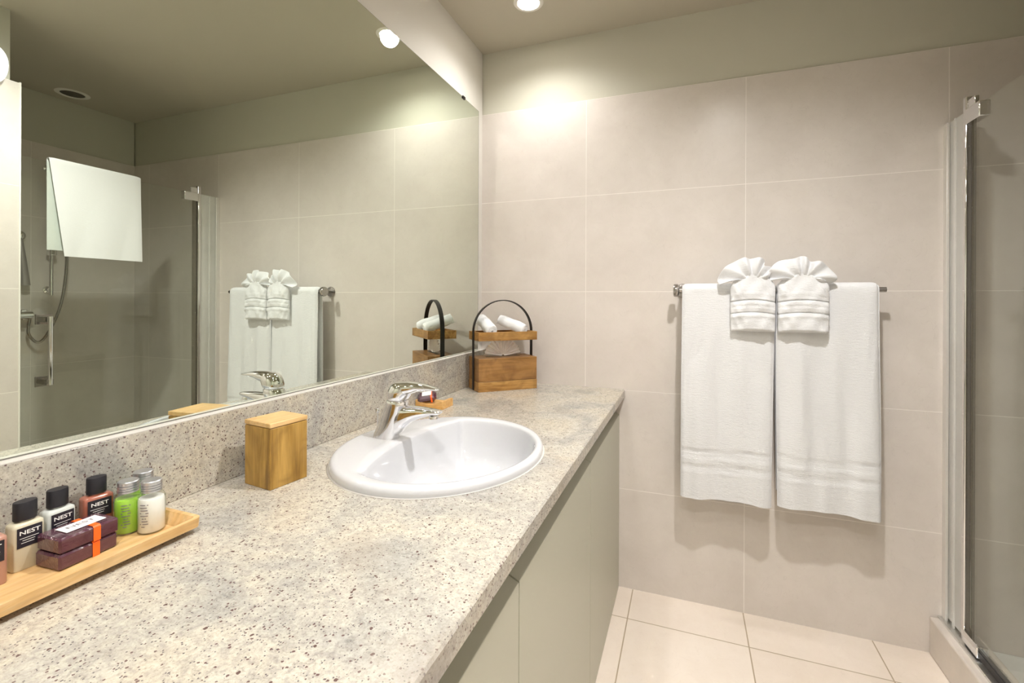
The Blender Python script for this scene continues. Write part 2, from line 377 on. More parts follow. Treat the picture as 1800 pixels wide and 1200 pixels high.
# ------------------------------------------------------------------ countertop with a hole for the basin
XE, ZC = -0.235, 0.804
SCX, SCY, SA, SB = -0.5420, -0.9570, 0.2336, 0.2715
def counter():
    bm = B(); yend = -2.6; ch = 0.003; x0, x1 = XL, XE
    def slab(y0, y1):
        for a in ((x0, x1 - ch, ZC, ZC), (x1 - ch, x1, ZC, ZC - ch), (x1, x1, ZC - ch, ZC - 0.030)):
            bm.faces.new([bm.verts.new(p) for p in ((a[0], y0, a[2]), (a[1], y0, a[3]), (a[1], y1, a[3]), (a[0], y1, a[2]))])
    ya, yb = SCY - 0.31, SCY + 0.31
    slab(yend, ya); slab(yb, 0.0)
    # chamfer and front beside the hole
    for a in ((x1 - ch, x1, ZC, ZC - ch), (x1, x1, ZC - ch, ZC - 0.030)):
        bm.faces.new([bm.verts.new(p) for p in ((a[0], ya, a[2]), (a[1], ya, a[3]), (a[1], yb, a[3]), (a[0], yb, a[2]))])
    n = 96; inn, out, low = [], [], []
    for i in range(n):
        a = 2 * pi * i / n + pi / n; c, s = cos(a), sin(a)
        px, py = SCX + SA * 0.94 * c, SCY + SB * 0.94 * s
        hx = (x1 - ch - SCX) if c > 0 else (SCX - x0); hy = 0.31
        k = min(hx / abs(c) if abs(c) > 1e-6 else 9, hy / abs(s) if abs(s) > 1e-6 else 9)
        inn.append(bm.verts.new((px, py, ZC))); low.append(bm.verts.new((px, py, ZC - 0.03))); out.append(bm.verts.new((SCX + k * c, SCY + k * s, ZC)))
    for i in range(n):
        j = (i + 1) % n
        bm.faces.new((inn[i], inn[j], out[j], out[i])); bm.faces.new((inn[i], low[i], low[j], inn[j]))
        a, b = out[i].co, out[j].co
        if abs(a.x - b.x) > 1e-5 and abs(a.y - b.y) > 1e-5:      # the corner piece
            cx_ = (x1 - ch) if a.x > SCX else x0; cy_ = yb if a.y > SCY else ya
            bm.faces.new((out[i], out[j], bm.verts.new((cx_, cy_, ZC))))
    # underside strips, far end
    for q in (((x0, yend), (x1, ya)), ((x0, yb), (x1, 0.0)), ((x1 - 0.065, ya), (x1, yb))):
        (a, b), (c, d) = q
        bm.faces.new([bm.verts.new(p) for p in ((a, b, ZC - 0.03), (c, b, ZC - 0.03), (c, d, ZC - 0.03), (a, d, ZC - 0.03))])
    bmesh.ops.remove_doubles(bm, verts=bm.verts, dist=1e-5)
    return bm
bm = counter()
o = link('countertop', bm, M_gran, smooth=False)
tag(o, 'long speckled granite vanity countertop along the left wall', 'countertop')
o = link('backsplash', box(B(), XL, -0.849, -2.6, 0.0, ZC, 0.9405), M_gran, bev=0.0012, seg=1)
tag(o, 'low upright granite backsplash strip between countertop and mirror', 'backsplash')

struct(link('trim_3', box(B(), XL, -0.8493, -2.6, 0.0, 0.9406, 0.9420), simple('pale sealant', (0.62, 0.60, 0.56), 0.5), smooth=False))

# ------------------------------------------------------------------ vanity cabinets
XD = -0.256
edges = [0.0, -0.606, -1.216, -1.826, -2.43]
cab_lab = ['pale olive base cabinet with plain door nearest the back wall', 'pale olive base cabinet under the front half of the basin',
           'pale olive base cabinet at the bottom edge under the near counter', 'pale olive base cabinet under the nearest counter end']
for i in range(4):
    y1, y0 = edges[i] - 0.0005, edges[i + 1] + 0.0005
    t = thing('vanity_cabinet', cab_lab[i], 'cabinet', ((XL + XD) / 2, (y0 + y1) / 2, 0), 0, 'vanity base cabinets')
    ox, oy = (XL + XD) / 2, (y0 + y1) / 2
    bm = B(); a = 0.016
    for q in ((XL + .001, XD - 0.022, y0, y0 + a, 0.0, 0.772), (XL + .001, XD - 0.022, y1 - a, y1, 0.0, 0.772), (XL + .001, XD - 0.022, y0 + a, y1 - a, 0.02, 0.036), (XL + .001, XL + 0.01, y0 + a, y1 - a, 0.036, 0.64)):
        box(bm, q[0] - ox, q[1] - ox, q[2] - oy, q[3] - oy, q[4], q[5])
    link('carcass', bm, M_cab, t, smooth=False)
    link('gap_shade_rail', box(B(), XD - 0.0245 - ox, XD - 0.0215 - ox, y0 - oy, y1 - oy, 0.60, 0.7735), M_recess_shade, t, smooth=False)  # shade of the gap under the counter, painted onto this rail
    # door with a bevelled finger pull along the top
    bm = B(); g = 0.0012; zt = 0.709
    prof = [(XD, 0.002), (XD, zt - 0.009), (XD - 0.018, zt), (XD - 0.020, zt), (XD - 0.020, 0.002)]
    loft(bm, [[(x - ox, yy - oy, z) for x, z in prof] for yy in (y0 + g, y1 - g)])
    link('door', bm, M_cab, t, smooth=False, bev=0.0006, seg=1)

# ------------------------------------------------------------------ basin
def basin():
    bm = B(); n = 96; rings = []
    def outer(a, k, z): return (SA * k * cos(a), SB * k * sin(a), z)
    def inner(a, k, z, dx=0.0):
        # bowl centre is shifted to the front; its back is cut by the tap deck
        ca, sa = cos(a), sin(a); A, Bb = 0.205, 0.238; x, y = A * ca, Bb * sa
        lim = -0.105 + 0.030 * min(1, (y / 0.20) ** 2)
        if x < lim: x = lim + (x - lim) * 0.10
        cx_ = 0.055 * (1 - k)
        return (x * k + cx_ + 0.012, y * k, z)
    for k, z in ((1.0, 0.0), (1.004, 0.004), (1.003, 0.010), (0.993, 0.015), (0.975, 0.018), (0.95, 0.0185)):
        rings.append([outer(2 * pi * i / n, k, z) for i in range(n)])
    a1 = rings[-1]; b1 = [inner(2 * pi * i / n, 1.0, 0.0155) for i in range(n)]
    for f in (0.35, 0.7):
        rings.append([tuple(p * (1 - f) + q * f for p, q in zip(u, v))[:2] + (0.0185 - 0.0015 * f,) for u, v in zip(a1, b1)])
    for k, z in ((1.0, 0.0155), (0.992, 0.0125), (0.982, 0.004), (0.965, -0.015), (0.935, -0.045), (0.88, -0.078), (0.77, -0.103), (0.60, -0.118), (0.40, -0.1265), (0.20, -0.131), (0.11, -0.1325)):
        rings.append([inner(2 * pi * i / n, k, z) for i in range(n)])
    V = loft(bm, rings, cap=False); bm.faces.new(V[-1])
    return bm
t = thing('washbasin', 'white oval drop-in washbasin set into the granite countertop', 'sink', (SCX, SCY, ZC))
link('bowl', basin(), M_cer, t, angle=80)
link('drain', lathe(B(), [(0.024, -0.131), (0.022, -0.129), (0.014, -0.1285), (0.004, -0.127)], c=(0.06, 0, 0), n=24), M_chrome, t)
link('silicone_bead', lathe(B(), [(1.0, 0.0003), (1.012, 0.0008), (1.018, 0.0004)], n=96, sx=SA, sy=SB, cap=False), M_rubber, t)

# ------------------------------------------------------------------ tap
def hslice(x0, x1, z, w_, n=32, p=2.4): return [((x0 + x1) / 2 + (x1 - x0) / 2 * a, w_ / 2 * b, z) for a, b in sell(n, p)]
def vslice(T, Bt, w_, n=32, p=2.6):
    cx_, cz_ = (T[0] + Bt[0]) / 2, (T[1] + Bt[1]) / 2; dx, dz = (T[0] - Bt[0]) / 2, (T[1] - Bt[1]) / 2
    return [(cx_ + dx * b, w_ / 2 * a, cz_ + dz * b) for a, b in sell(n, p)]
t = thing('mixer_tap', 'chrome single-lever mixer tap on the basin deck', 'faucet', (-0.70, -0.957, 0.8215))
X0, Z0 = -0.70, 0.8215
def sh(r): return [(x - X0, y, z - Z0) for x, y, z in r]
bm = B(); loft(bm, [sh(hslice(*a)) for a in ((-.734, -.668, .8215, .050), (-.732, -.667, .828, .049), (-.722, -.655, .850, .046), (-.711, -.646, .880, .044), (-.701, -.640, .903, .046), (-.695, -.640, .914, .047), (-.693, -.644, .9165, .042))])
link('body', bm, M_chrome, t, angle=60)
bm = B(); loft(bm, [sh(vslice(*a)) for a in (((-.680, .908), (-.690, .826), .036), ((-.660, .906), (-.668, .828), .040), ((-.645, .9050), (-.655, .838), .040), ((-.630, .9045), (-.643, .852), .038), ((-.612, .9045), (-.625, .8665), .036), ((-.590, .9035), (-.600, .8775), .034), ((-.567, .9015), (-.573, .886), .031), ((-.553, .8995), (-.555, .889), .027), ((-.547, .897), (-.548, .892), .018))])
link('spout', bm, M_chrome, t, angle=60)
link('aerator', lathe(B(), [(0.010, 0.886 - Z0), (0.0115, 0.884 - Z0), (0.0115, 0.879 - Z0), (0.009, 0.8775 - Z0)], c=(-.566 - X0, 0, 0), n=24), M_chrome, t)
bm = B(); loft(bm, [sh(hslice(*a, 32, 2.2)) for a in ((-.690, -.646, .9165, .042), (-.694, -.640, .9190, .050), (-.695, -.634, .928, .052), (-.692, -.628, .940, .050), (-.686, -.628, .950, .045), (-.678, -.634, .957, .036), (-.668, -.644, .960, .020))])
hd = link('lever_head', bm, M_chrome, t, angle=60)
bm = B(); loft(bm, [sh(vslice(*a, 32, 2.2)) for a in (((-.680, .955), (-.672, .932), .034), ((-.655, .9615), (-.650, .925), .044), ((-.635, .9630), (-.632, .932), .044), ((-.610, .9620), (-.607, .941), .038), ((-.585, .9585), (-.584, .9435), .030), ((-.562, .9535), (-.562, .9455), .020), ((-.549, .9505), (-.549, .9475), .010))])
link('lever', bm, M_chrome, t, angle=60)
bm = tube(B(), [(-.727 - X0, 0, 0), (-.727 - X0, 0, 0.062)], 0.0022, 10); lathe(bm, [(0.003, 0.058), (0.006, 0.061), (0.006, 0.066), (0.003, 0.068)], c=(-.727 - X0, 0, 0), n=16)
link('pull_rod', bm, M_chrome, t)

# ------------------------------------------------------------------ wooden box with a lid on the counter
ang = math.atan2(-1.2783 + 1.2687, -.7257 + .799)
t = thing('wooden_box', 'square lidded mango wood box standing between the tray and the basin', 'box', (-0.7616, -1.2335, ZC), ang)
hw, hd_ = 0.0385, 0.0405
link('body', box(B(), -hw, hw, -hd_, hd_, 0.0, 0.1150), M_mangoz, t, bev=0.0012)
link('lid', box(B(), -hw - .0005, hw + .0005, -hd_ - .0005, hd_ + .0005, 0.1160, 0.1250), M_mangolt, t, bev=0.0012)

# ------------------------------------------------------------------ corner caddy
A = Vector((-0.756, -0.2856)); d1 = Vector((cos(R(43.5)), sin(R(43.5)))); d2 = Vector((-d1.y, d1.x)); W_, D_ = 0.252, 0.122
cc = A + d1 * W_ / 2 + d2 * D_ / 2
t = thing('wooden_caddy', 'two-tier mango wood caddy with a black arched handle in the corner', 'caddy', (cc.x, cc.y, ZC), R(43.5))
hx, hy = W_ / 2, D_ / 2
link('base', box(B(), -hx, hx, -hy, hy, 0.0, 0.0385), M_mango, t, bev=0.0012)
bm = box(B(), -hx + .0008, hx - .0008, -hy + .0008, hy - .0008, 0.0395, 0.130)
bx = link('tissue_box', bm, wood('mango wood box', (0.29, 0.14, 0.034), (0.37, 0.19, 0.06), (0.13, 0.055, 0.015), 'X', 0.6), t, bev=0.0012)
link('slot', box(B(), -0.075, 0.075, -0.008, 0.008, 0.1297, 0.1304), M_recess_shade, bx, smooth=False)  # flat sheet on the solid top, coloured as the slot's inner shade
bm = box(B(), -hx, hx, -hy, hy, 0.1985, 0.2045); th = 0.007
for q in ((-hx, hx, -hy, -hy + th), (-hx, hx, hy - th, hy), (-hx, -hx + th, -hy + th, hy - th), (hx - th, hx, -hy + th, hy - th)): box(bm, *q, 0.2045, 0.2328)
link('shelf_tray', bm, M_mango, t, bev=0.0006, seg=1)
bm = B(); hr = hx + 0.0018; zc_ = 0.3585 - hr; path = [(-hr, 0.002)] + [(-hr, zc_ * k / 6) for k in range(1, 6)] + [(hr * -cos(pi * k / 32), zc_ + hr * sin(pi * k / 32)) for k in range(33)] + [(hr, zc_ * k / 6) for k in range(5, 0, -1)] + [(hr, 0.002)]
rings = []
for i, (x, z) in enumerate(path):
    a = Vector(path[max(i - 1, 0)]); b = Vector(path[min(i + 1, len(path) - 1)]); tt = (b - a).normalized(); nn = Vector((-tt.y, tt.x)) * 0.0018
    rings.append([(x + nn.x, -0.009, z + nn.y), (x + nn.x, 0.009, z + nn.y), (x - nn.x, 0.009, z - nn.y), (x - nn.x, -0.009, z - nn.y)])
loft(bm, rings); link('handle', bm, M_blackm, t, angle=40)
CADDY = t
# pleated tissue fan rising from the slot
def tissue():
    bm = B(); n, m_ = 57, 6; V = []
    for i in range(n):
        u = i / (n - 1); row = []
        f = 28 * u; tri = abs((f % 2) - 1) * 2 - 1
        for j in range(m_):
            v = j / (m_ - 1)
            # pleats radiate sideways and up from the middle of the slot
            ph = R(4 + 172 * u); rr_ = 0.006 + 0.070 * v
            x = -rr_ * cos(ph) * 1.05; z = min(rr_ * sin(ph) * 0.92, 0.063) + 0.001
            y = tri * (0.0015 + 0.0042 * v) + 0.004 * v
            row.append(bm.verts.new((x, y, z)))
        V.append(row)
    for i in range(n - 1):
        for j in range(m_ - 1): bm.faces.new((V[i][j], V[i + 1][j], V[i + 1][j + 1], V[i][j + 1]))
    return bm
o = link('tissue', tissue(), M_tissue, smooth=False, loc=(cc.x, cc.y, ZC + 0.1306), rot=(0, 0, R(43.5)))
sd = o.modifiers.new('s', 'SOLIDIFY'); sd.thickness = 0.0006
tag(o, 'pale tissue folded into a pleated fan in the lower tier of the corner caddy', 'tissue')
# rolled face cloths in the upper tier
def rolled(seed, ln=0.125, r=0.027):
    bm = B(); rnd = random.Random(seed); turns = 2.6; n = 64; th = r / (turns + 0.9) * 0.9; out, inn = [], []
    for i in range(n + 1):
        f = i / n; a = 2 * pi * turns * f; rr = 0.006 + (r - 0.006) * f
        out.append((rr * cos(a), rr * sin(a))); ri = max(0.001, rr - th); inn.append((ri * cos(a), ri * sin(a)))
    poly = out + inn[::-1]; K = 18; V = []
    for k in range(K + 1):
        v = k / K; s = 1 - 0.10 * abs(2 * v - 1) ** 6 + 0.04 * sin(9 * v + seed); bend = 0.004 * sin(3 * v + seed)
        V.append([bm.verts.new((x * s + bend, y * s + 0.0015 * sin(12 * v + 3 * i / 20 + seed), (v - 0.5) * ln + (0.004 if i < n else 0) * (x / r) * (2 * v - 1))) for i, (x, y) in enumerate(poly)])
    m_ = len(poly)
    for k in range(K):
        for i in range(m_): bm.faces.new((V[k][i], V[k][(i + 1) % m_], V[k + 1][(i + 1) % m_], V[k + 1][i]))
    for Vr in (V[0], V[-1]):
        for i in range(n): bm.faces.new((Vr[i], Vr[i + 1], Vr[m_ - 2 - i], Vr[m_ - 1 - i]))
    return bm
M_flan = terry('white face cloth', (0.76, 0.77, 0.79), 0.4)
cw = Matrix.Translation((cc.x, cc.y, ZC)) @ Matrix.Rotation(R(43.5), 4, 'Z')
for i, (lx, yaw, lab) in enumerate(((-0.072, 0, 'white face cloth rolled up in the caddy top tier, nearer the mirror'), (0.040, 1, 'white face cloth rolled up in the caddy top tier, away from the mirror'))):
    o = link('rolled_cloth', rolled(i * 2 + 1), M_flan, angle=70)
    mid = Vector((lx, 0.0, 0.2585 - 0.0))
    if i == 0: dirv = Vector((0.010, -0.112, -0.040))
    else: dirv = Vector((0.066, -0.085, -0.034))
    q = dirv.normalized().to_track_quat('Z', 'Y').to_matrix().to_4x4()
    o.matrix_world = cw @ Matrix.Translation(mid) @ q
    tag(o, lab, 'face cloth', 'rolled face cloths in the caddy')

# ------------------------------------------------------------------ soap dish behind the tap
def dish():
    bm = B(); a, b, h = 0.051, 0.037, 0.026
    V = []; nx, ny = 12, 10
    for i in range(nx + 1):
        row = []
        for j in range(ny + 1):
            x = -a + 2 * a * i / nx; y = -b + 2 * b * j / ny; u = (x / a); v = y / b
            z = h - 0.011 * (1 - smoothstep(0.25, 0.92, abs(u)))
            row.append(bm.verts.new((x, y, z)))
        V.append(row)
    for i in range(nx):
        for j in range(ny): bm.faces.new((V[i][j], V[i + 1][j], V[i + 1][j + 1], V[i][j + 1]))
    Lw = [[bm.verts.new((-a, -b, 0)), bm.verts.new((-a, b, 0))], [bm.verts.new((a, -b, 0)), bm.verts.new((a, b, 0))]]
    bm.faces.new([V[i][0] for i in range(nx + 1)] + [Lw[1][0], Lw[0][0]]); bm.faces.new([V[i][ny] for i in range(nx, -1, -1)] + [Lw[0][1], Lw[1][1]])
    bm.faces.new([V[0][j] for j in range(ny, -1, -1)] + [Lw[0][0], Lw[0][1]]); bm.faces.new([V[nx][j] for j in range(ny + 1)] + [Lw[1][1], Lw[1][0]])
    bm.faces.new((Lw[0][0], Lw[1][0], Lw[1][1], Lw[0][1]))
    return bm
o = link('soap_dish', dish(), wood('soap dish wood', (0.66, 0.36, 0.10), (0.74, 0.46, 0.18), (0.46, 0.22, 0.06), 'X'), loc=(-0.7965, -0.553, ZC), rot=(0, 0, 0), bev=0.001)
tag(o, 'small scooped wooden soap dish behind the tap', 'soap dish')
def soapbar(name, label, lx, ly, h, loc, rz, group=None, cut=0.006, band=0.12, bandw=0.0065, lab=(0.6, 0.75), text=None, lo=0.0):
    t = thing(name, label, 'soap', loc, rz, group)
    bm = B(); box(bm, -lx / 2, lx / 2, -ly / 2, ly / 2, 0, h)
    link('wrapped_bar', bm, M_soap, t, bev=min(cut, h * 0.35), seg=1, smooth=False)
    e = 0.0005
    bm = B(); y0 = band * ly
    pr = [(-lx / 2 - e, 0.0002), (-lx / 2 - e, h - cut * .6), (-lx / 2 + cut * .6, h + e), (lx / 2 - cut * .6, h + e), (lx / 2 + e, h - cut * .6), (lx / 2 + e, 0.0002)]
    for a, b in zip(pr, pr[1:]):
        bm.faces.new([bm.verts.new(p) for p in ((a[0], y0 - bandw / 2, a[1]), (b[0], y0 - bandw / 2, b[1]), (b[0], y0 + bandw / 2, b[1]), (a[0], y0 + bandw / 2, a[1]))])
    r = link('ribbon', bm, M_orange, t, smooth=False); s = r.modifiers.new('s', 'SOLIDIFY'); s.thickness = 0.0004; s.offset = 1
    r['label'] = 'bright orange ribbon'
    if lab:
        pl = link('paper_label', box(B(), -lx * lab[0] / 2, lx * lab[0] / 2, -ly * lab[1] / 2 + lo, ly * lab[1] / 2 + lo, h + e + 0.0004, h + e + 0.0008), M_white, t, smooth=False)
        if text:
            Mx = Matrix.Translation((-0.001, lo, h + e + 0.00085)) @ Matrix.Rotation(pi / 2, 4, 'Z')
            lettering(text, 0.0105, pl, Mx, M_ink, 1.35)
    return t
sp_ = soapbar('soap_bar', 'dark red wrapped soap with orange ribbon and white label lying on the wooden soap dish', 0.044, 0.062, 0.0235, (-0.817, -0.566, ZC + 0.0155), R(-60), None, 0.008, 0.24, 0.006, (0.66, 0.50))
sp_.rotation_euler = (Matrix.Rotation(R(17), 3, 'X') @ Matrix.Rotation(R(-62), 3, 'Z')).to_euler(); sp_.location.z += 0.006; sp_.location.y += 0.004

# ------------------------------------------------------------------ amenity tray
def tray():
    bm = B(); y1, y0 = -1.430, -1.80; xa, xb = -0.845, -0.699; zb, zt = 0.0, 0.0235; rim = 0.0065; fl = 0.010
    def rr(x0, x1, ya, yb, r, z, n=6):
        out = []
        for cx_, cy_, a0 in ((x1 - r, yb - r, 0), (x0 + r, yb - r, 90), (x0 + r, ya + r, 180), (x1 - r, ya + r, 270)):
            for k in range(n + 1): a = R(a0 + 90 * k / n); out.append((cx_ + r * cos(a), cy_ + r * sin(a), z))
        return out
    loft(bm, [rr(xa + .022, xb - .022, y0 + .022, y1 - .022, 0.006, 0.0), rr(xa + .020, xb - .020, y0 + .020, y1 - .020, 0.007, 0.004), rr(xa + .001, xb - .001, y0 + .001, y1 - .001, 0.010, 0.0095), rr(xa, xb, y0, y1, 0.010, zt), rr(xa + rim, xb - rim, y0 + rim, y1 - rim, 0.006, zt), rr(xa + rim + .010, xb - rim - .010, y0 + rim + .010, y1 - rim - .010, 0.004, 0.0075)])
    return bm
bm = tray()
for v in bm.verts: v.co += Vector((0.77, 1.61, 0))
o = link('amenity_tray', bm, M_traywd, loc=(-0.77, -1.61, ZC), angle=30)
tag(o, 'long shallow pale wooden tray holding toiletry bottles by the backsplash', 'tray')
ZT = ZC + 0.0076

def nest_bottle(name, label, liquid, wdt, loc, rz, text_on=True):
    t = thing(name, label, 'bottle', loc, rz, 'rectangular toiletry bottles with black caps')
    d = 0.022; h = 0.060
    def rr(wx, wy, z, n=40, p=5): return [(wx / 2 * a, wy / 2 * b, z) for a, b in sell(n, p)]
    bm = B(); loft(bm, [rr(d * .9, wdt * .94, 0), rr(d, wdt, .002), rr(d, wdt, h - .006), rr(d * .96, wdt * .97, h - .002), rr(d * .75, wdt * .8, h), rr(d * .5, wdt * .4, h + .0005), rr(d * .5, wdt * .38, h + .004)])
    link('bottle_body', bm, liquid, t, angle=50)
    bm = B(); loft(bm, [rr(.0175, .0235, h + .0025, 40, 2.1), rr(.018, .024, h + .0035, 40, 2.1), rr(.0178, .0238, h + .0245, 40, 2.1), rr(.0168, .0228, h + .0258, 40, 2.1)])
    link('cap', bm, M_capblk, t, angle=50)
    lb = link('label_panel', box(B(), d / 2 + .0001, d / 2 + .0004, -wdt * .38, wdt * .38, h - .0305, h - .0050), M_lblblk, t, smooth=False)
    Mx = Matrix.Translation((d / 2 + .0006, 0, h - .0120)) @ Matrix.Rotation(pi / 2, 4, 'Z') @ Matrix.Rotation(pi / 2, 4, 'X')
    lettering('NEST', 0.0072, lb, Mx, M_white, 1.25)
    bm = B()
    for k, (wl, zz) in enumerate(((.30, -.0190), (.22, -.0220), (.26, -.0250))):
        box(bm, d / 2 + .0004, d / 2 + .0006, -wdt * wl, wdt * wl * (0.9 - .2 * k), h + zz, h + zz + .0005)
    link('small_print', bm, M_white, lb, smooth=False)
    return t
nest_bottle('toiletry_bottle', 'pale red toiletry bottle cut off by the left edge of the photo', simple('rose shower gel', (0.42, 0.22, 0.16), 0.25, 0.0, Coat_Weight=0.6), 0.034, (-0.795, -1.632, ZT), R(-6))
nest_bottle('toiletry_bottle', 'cream lotion bottle with black cap, left of the dark soap stack', M_lotion, 0.033, (-0.811, -1.589, ZT), R(0))
nest_bottle('toiletry_bottle', 'grey-white lotion bottle with black cap, behind the dark soap stack', simple('grey-white lotion', (0.52, 0.55, 0.52), 0.3, 0.0, Coat_Weight=0.6), 0.034, (-0.820, -1.551, ZT), R(4))
nest_bottle('toiletry_bottle', 'amber-red shampoo bottle with black cap beside the green bottles', M_amber, 0.037, (-0.822, -1.504, ZT), R(-8))
for k, (zz, lab, tx) in enumerate(((0.0, 'lower dark plum soap bar under another on the tray', None), (0.0211, 'upper dark plum soap bar with white label on the tray stack', 'NEST'))):
    soapbar('soap_bar', lab, 0.047, 0.069, 0.0202, (-0.7765 + 0.001 * k, -1.549 + 0.001 * k, ZT + zz), R(4 - 2 * k), 'wrapped soap bars stacked on the tray', 0.0025, 0.10, 0.0085, (0.52, 0.66) if k else None, tx, 0.002)
M_clearjar = pane('clear jar plastic', (0.93, 0.95, 0.93), 0.03)
def jar(name, label, cat, liquid, loc, ink, s=1.0):
    t = thing(name, label, cat, loc, 0, 'round bottles with silver screw caps')
    r = 0.0178 * s
    prof = [(r * .9, 0), (r, .002), (r, .049), (r * .95, .053), (r * .80, .057), (.0128, .060), (.0125, .064)]
    link('bottle_body', lathe(B(), prof, n=36, cap=True), M_clearjar, t, angle=50)
    link('liquid', lathe(B(), [(r * .84, .0015), (r * .93, .003), (r * .93, .0475), (r * .86, .0508), (r * .5, .0512)], n=36), liquid, t, angle=50)
    cp = []
    for k in range(4): cp += [(.0132, .060 + .0035 * k), (.0132, .0625 + .0035 * k), (.0119, .0630 + .0035 * k)]
    cp = [(.012, .0595)] + cp[:-1] + [(.0132, .0755), (.0120, .0765)]
    link('screw_cap', lathe(B(), cp, n=36), M_alucap, t, angle=30)
    bm = B(); rnd = random.Random(3)
    for k in range(9):
        z = .012 + .004 * k; hw = rnd.uniform(.15, .34)
        c = ink
        pts = [(c - hw + 2 * hw * q / 6) for q in range(7)]
        for a, b in zip(pts, pts[1:]):
            if rnd.random() < .25: continue
            rr_ = r + .0003
            bm.faces.new([bm.verts.new(p) for p in ((rr_ * cos(a), rr_ * sin(a), z), (rr_ * cos(b), rr_ * sin(b), z), (rr_ * cos(b), rr_ * sin(b), z + .0012), (rr_ * cos(a), rr_ * sin(a), z + .0012))])
    link('small_print', bm, M_ink, t, smooth=False)
    return t
jar('gel_bottle', 'green gel bottle with silver cap next to the amber bottle', 'bottle', M_green, (-0.790, -1.480, ZT), R(-40))
jar('gel_bottle', 'green gel bottle with silver cap half hidden behind the white bottle', 'bottle', M_green, (-0.812, -1.446, ZT), R(-20))
jar('lotion_bottle', 'round white lotion bottle with silver cap at the tray end', 'bottle', M_milk, (-0.760, -1.466, ZT), R(-62))

# ------------------------------------------------------------------ towel bar and towels
YB = -0.080
t = thing('towel_bar', 'chrome towel bar fixed to the tiled back wall', 'towel rail', (0.285, 0.0, 1.2025))
link('bar', tube(B(), [(-0.318, YB, 0), (0.324, YB, 0)], 0.0085, 20), M_nickel, t)
for x in (-0.300, 0.296):
    link('post', lathe(B(), [(0.0075, 0.0), (0.0075, YB)], c=(x, 0, 0), axis='Y', n=20), M_nickel, t)
    link('flange', lathe(B(), [(0.026, -0.0005), (0.027, -0.004), (0.024, -0.010), (0.012, -0.013)], c=(x, 0, 0), axis='Y', n=28), M_nickel, t)
link('end_knob', lathe(B(), [(0.012, -0.334), (0.0225, -0.332), (0.024, -0.327), (0.024, -0.318), (0.020, -0.314), (0.010, -0.312)], c=(0, YB, 0), axis='X', n=24), M_nickel, t)

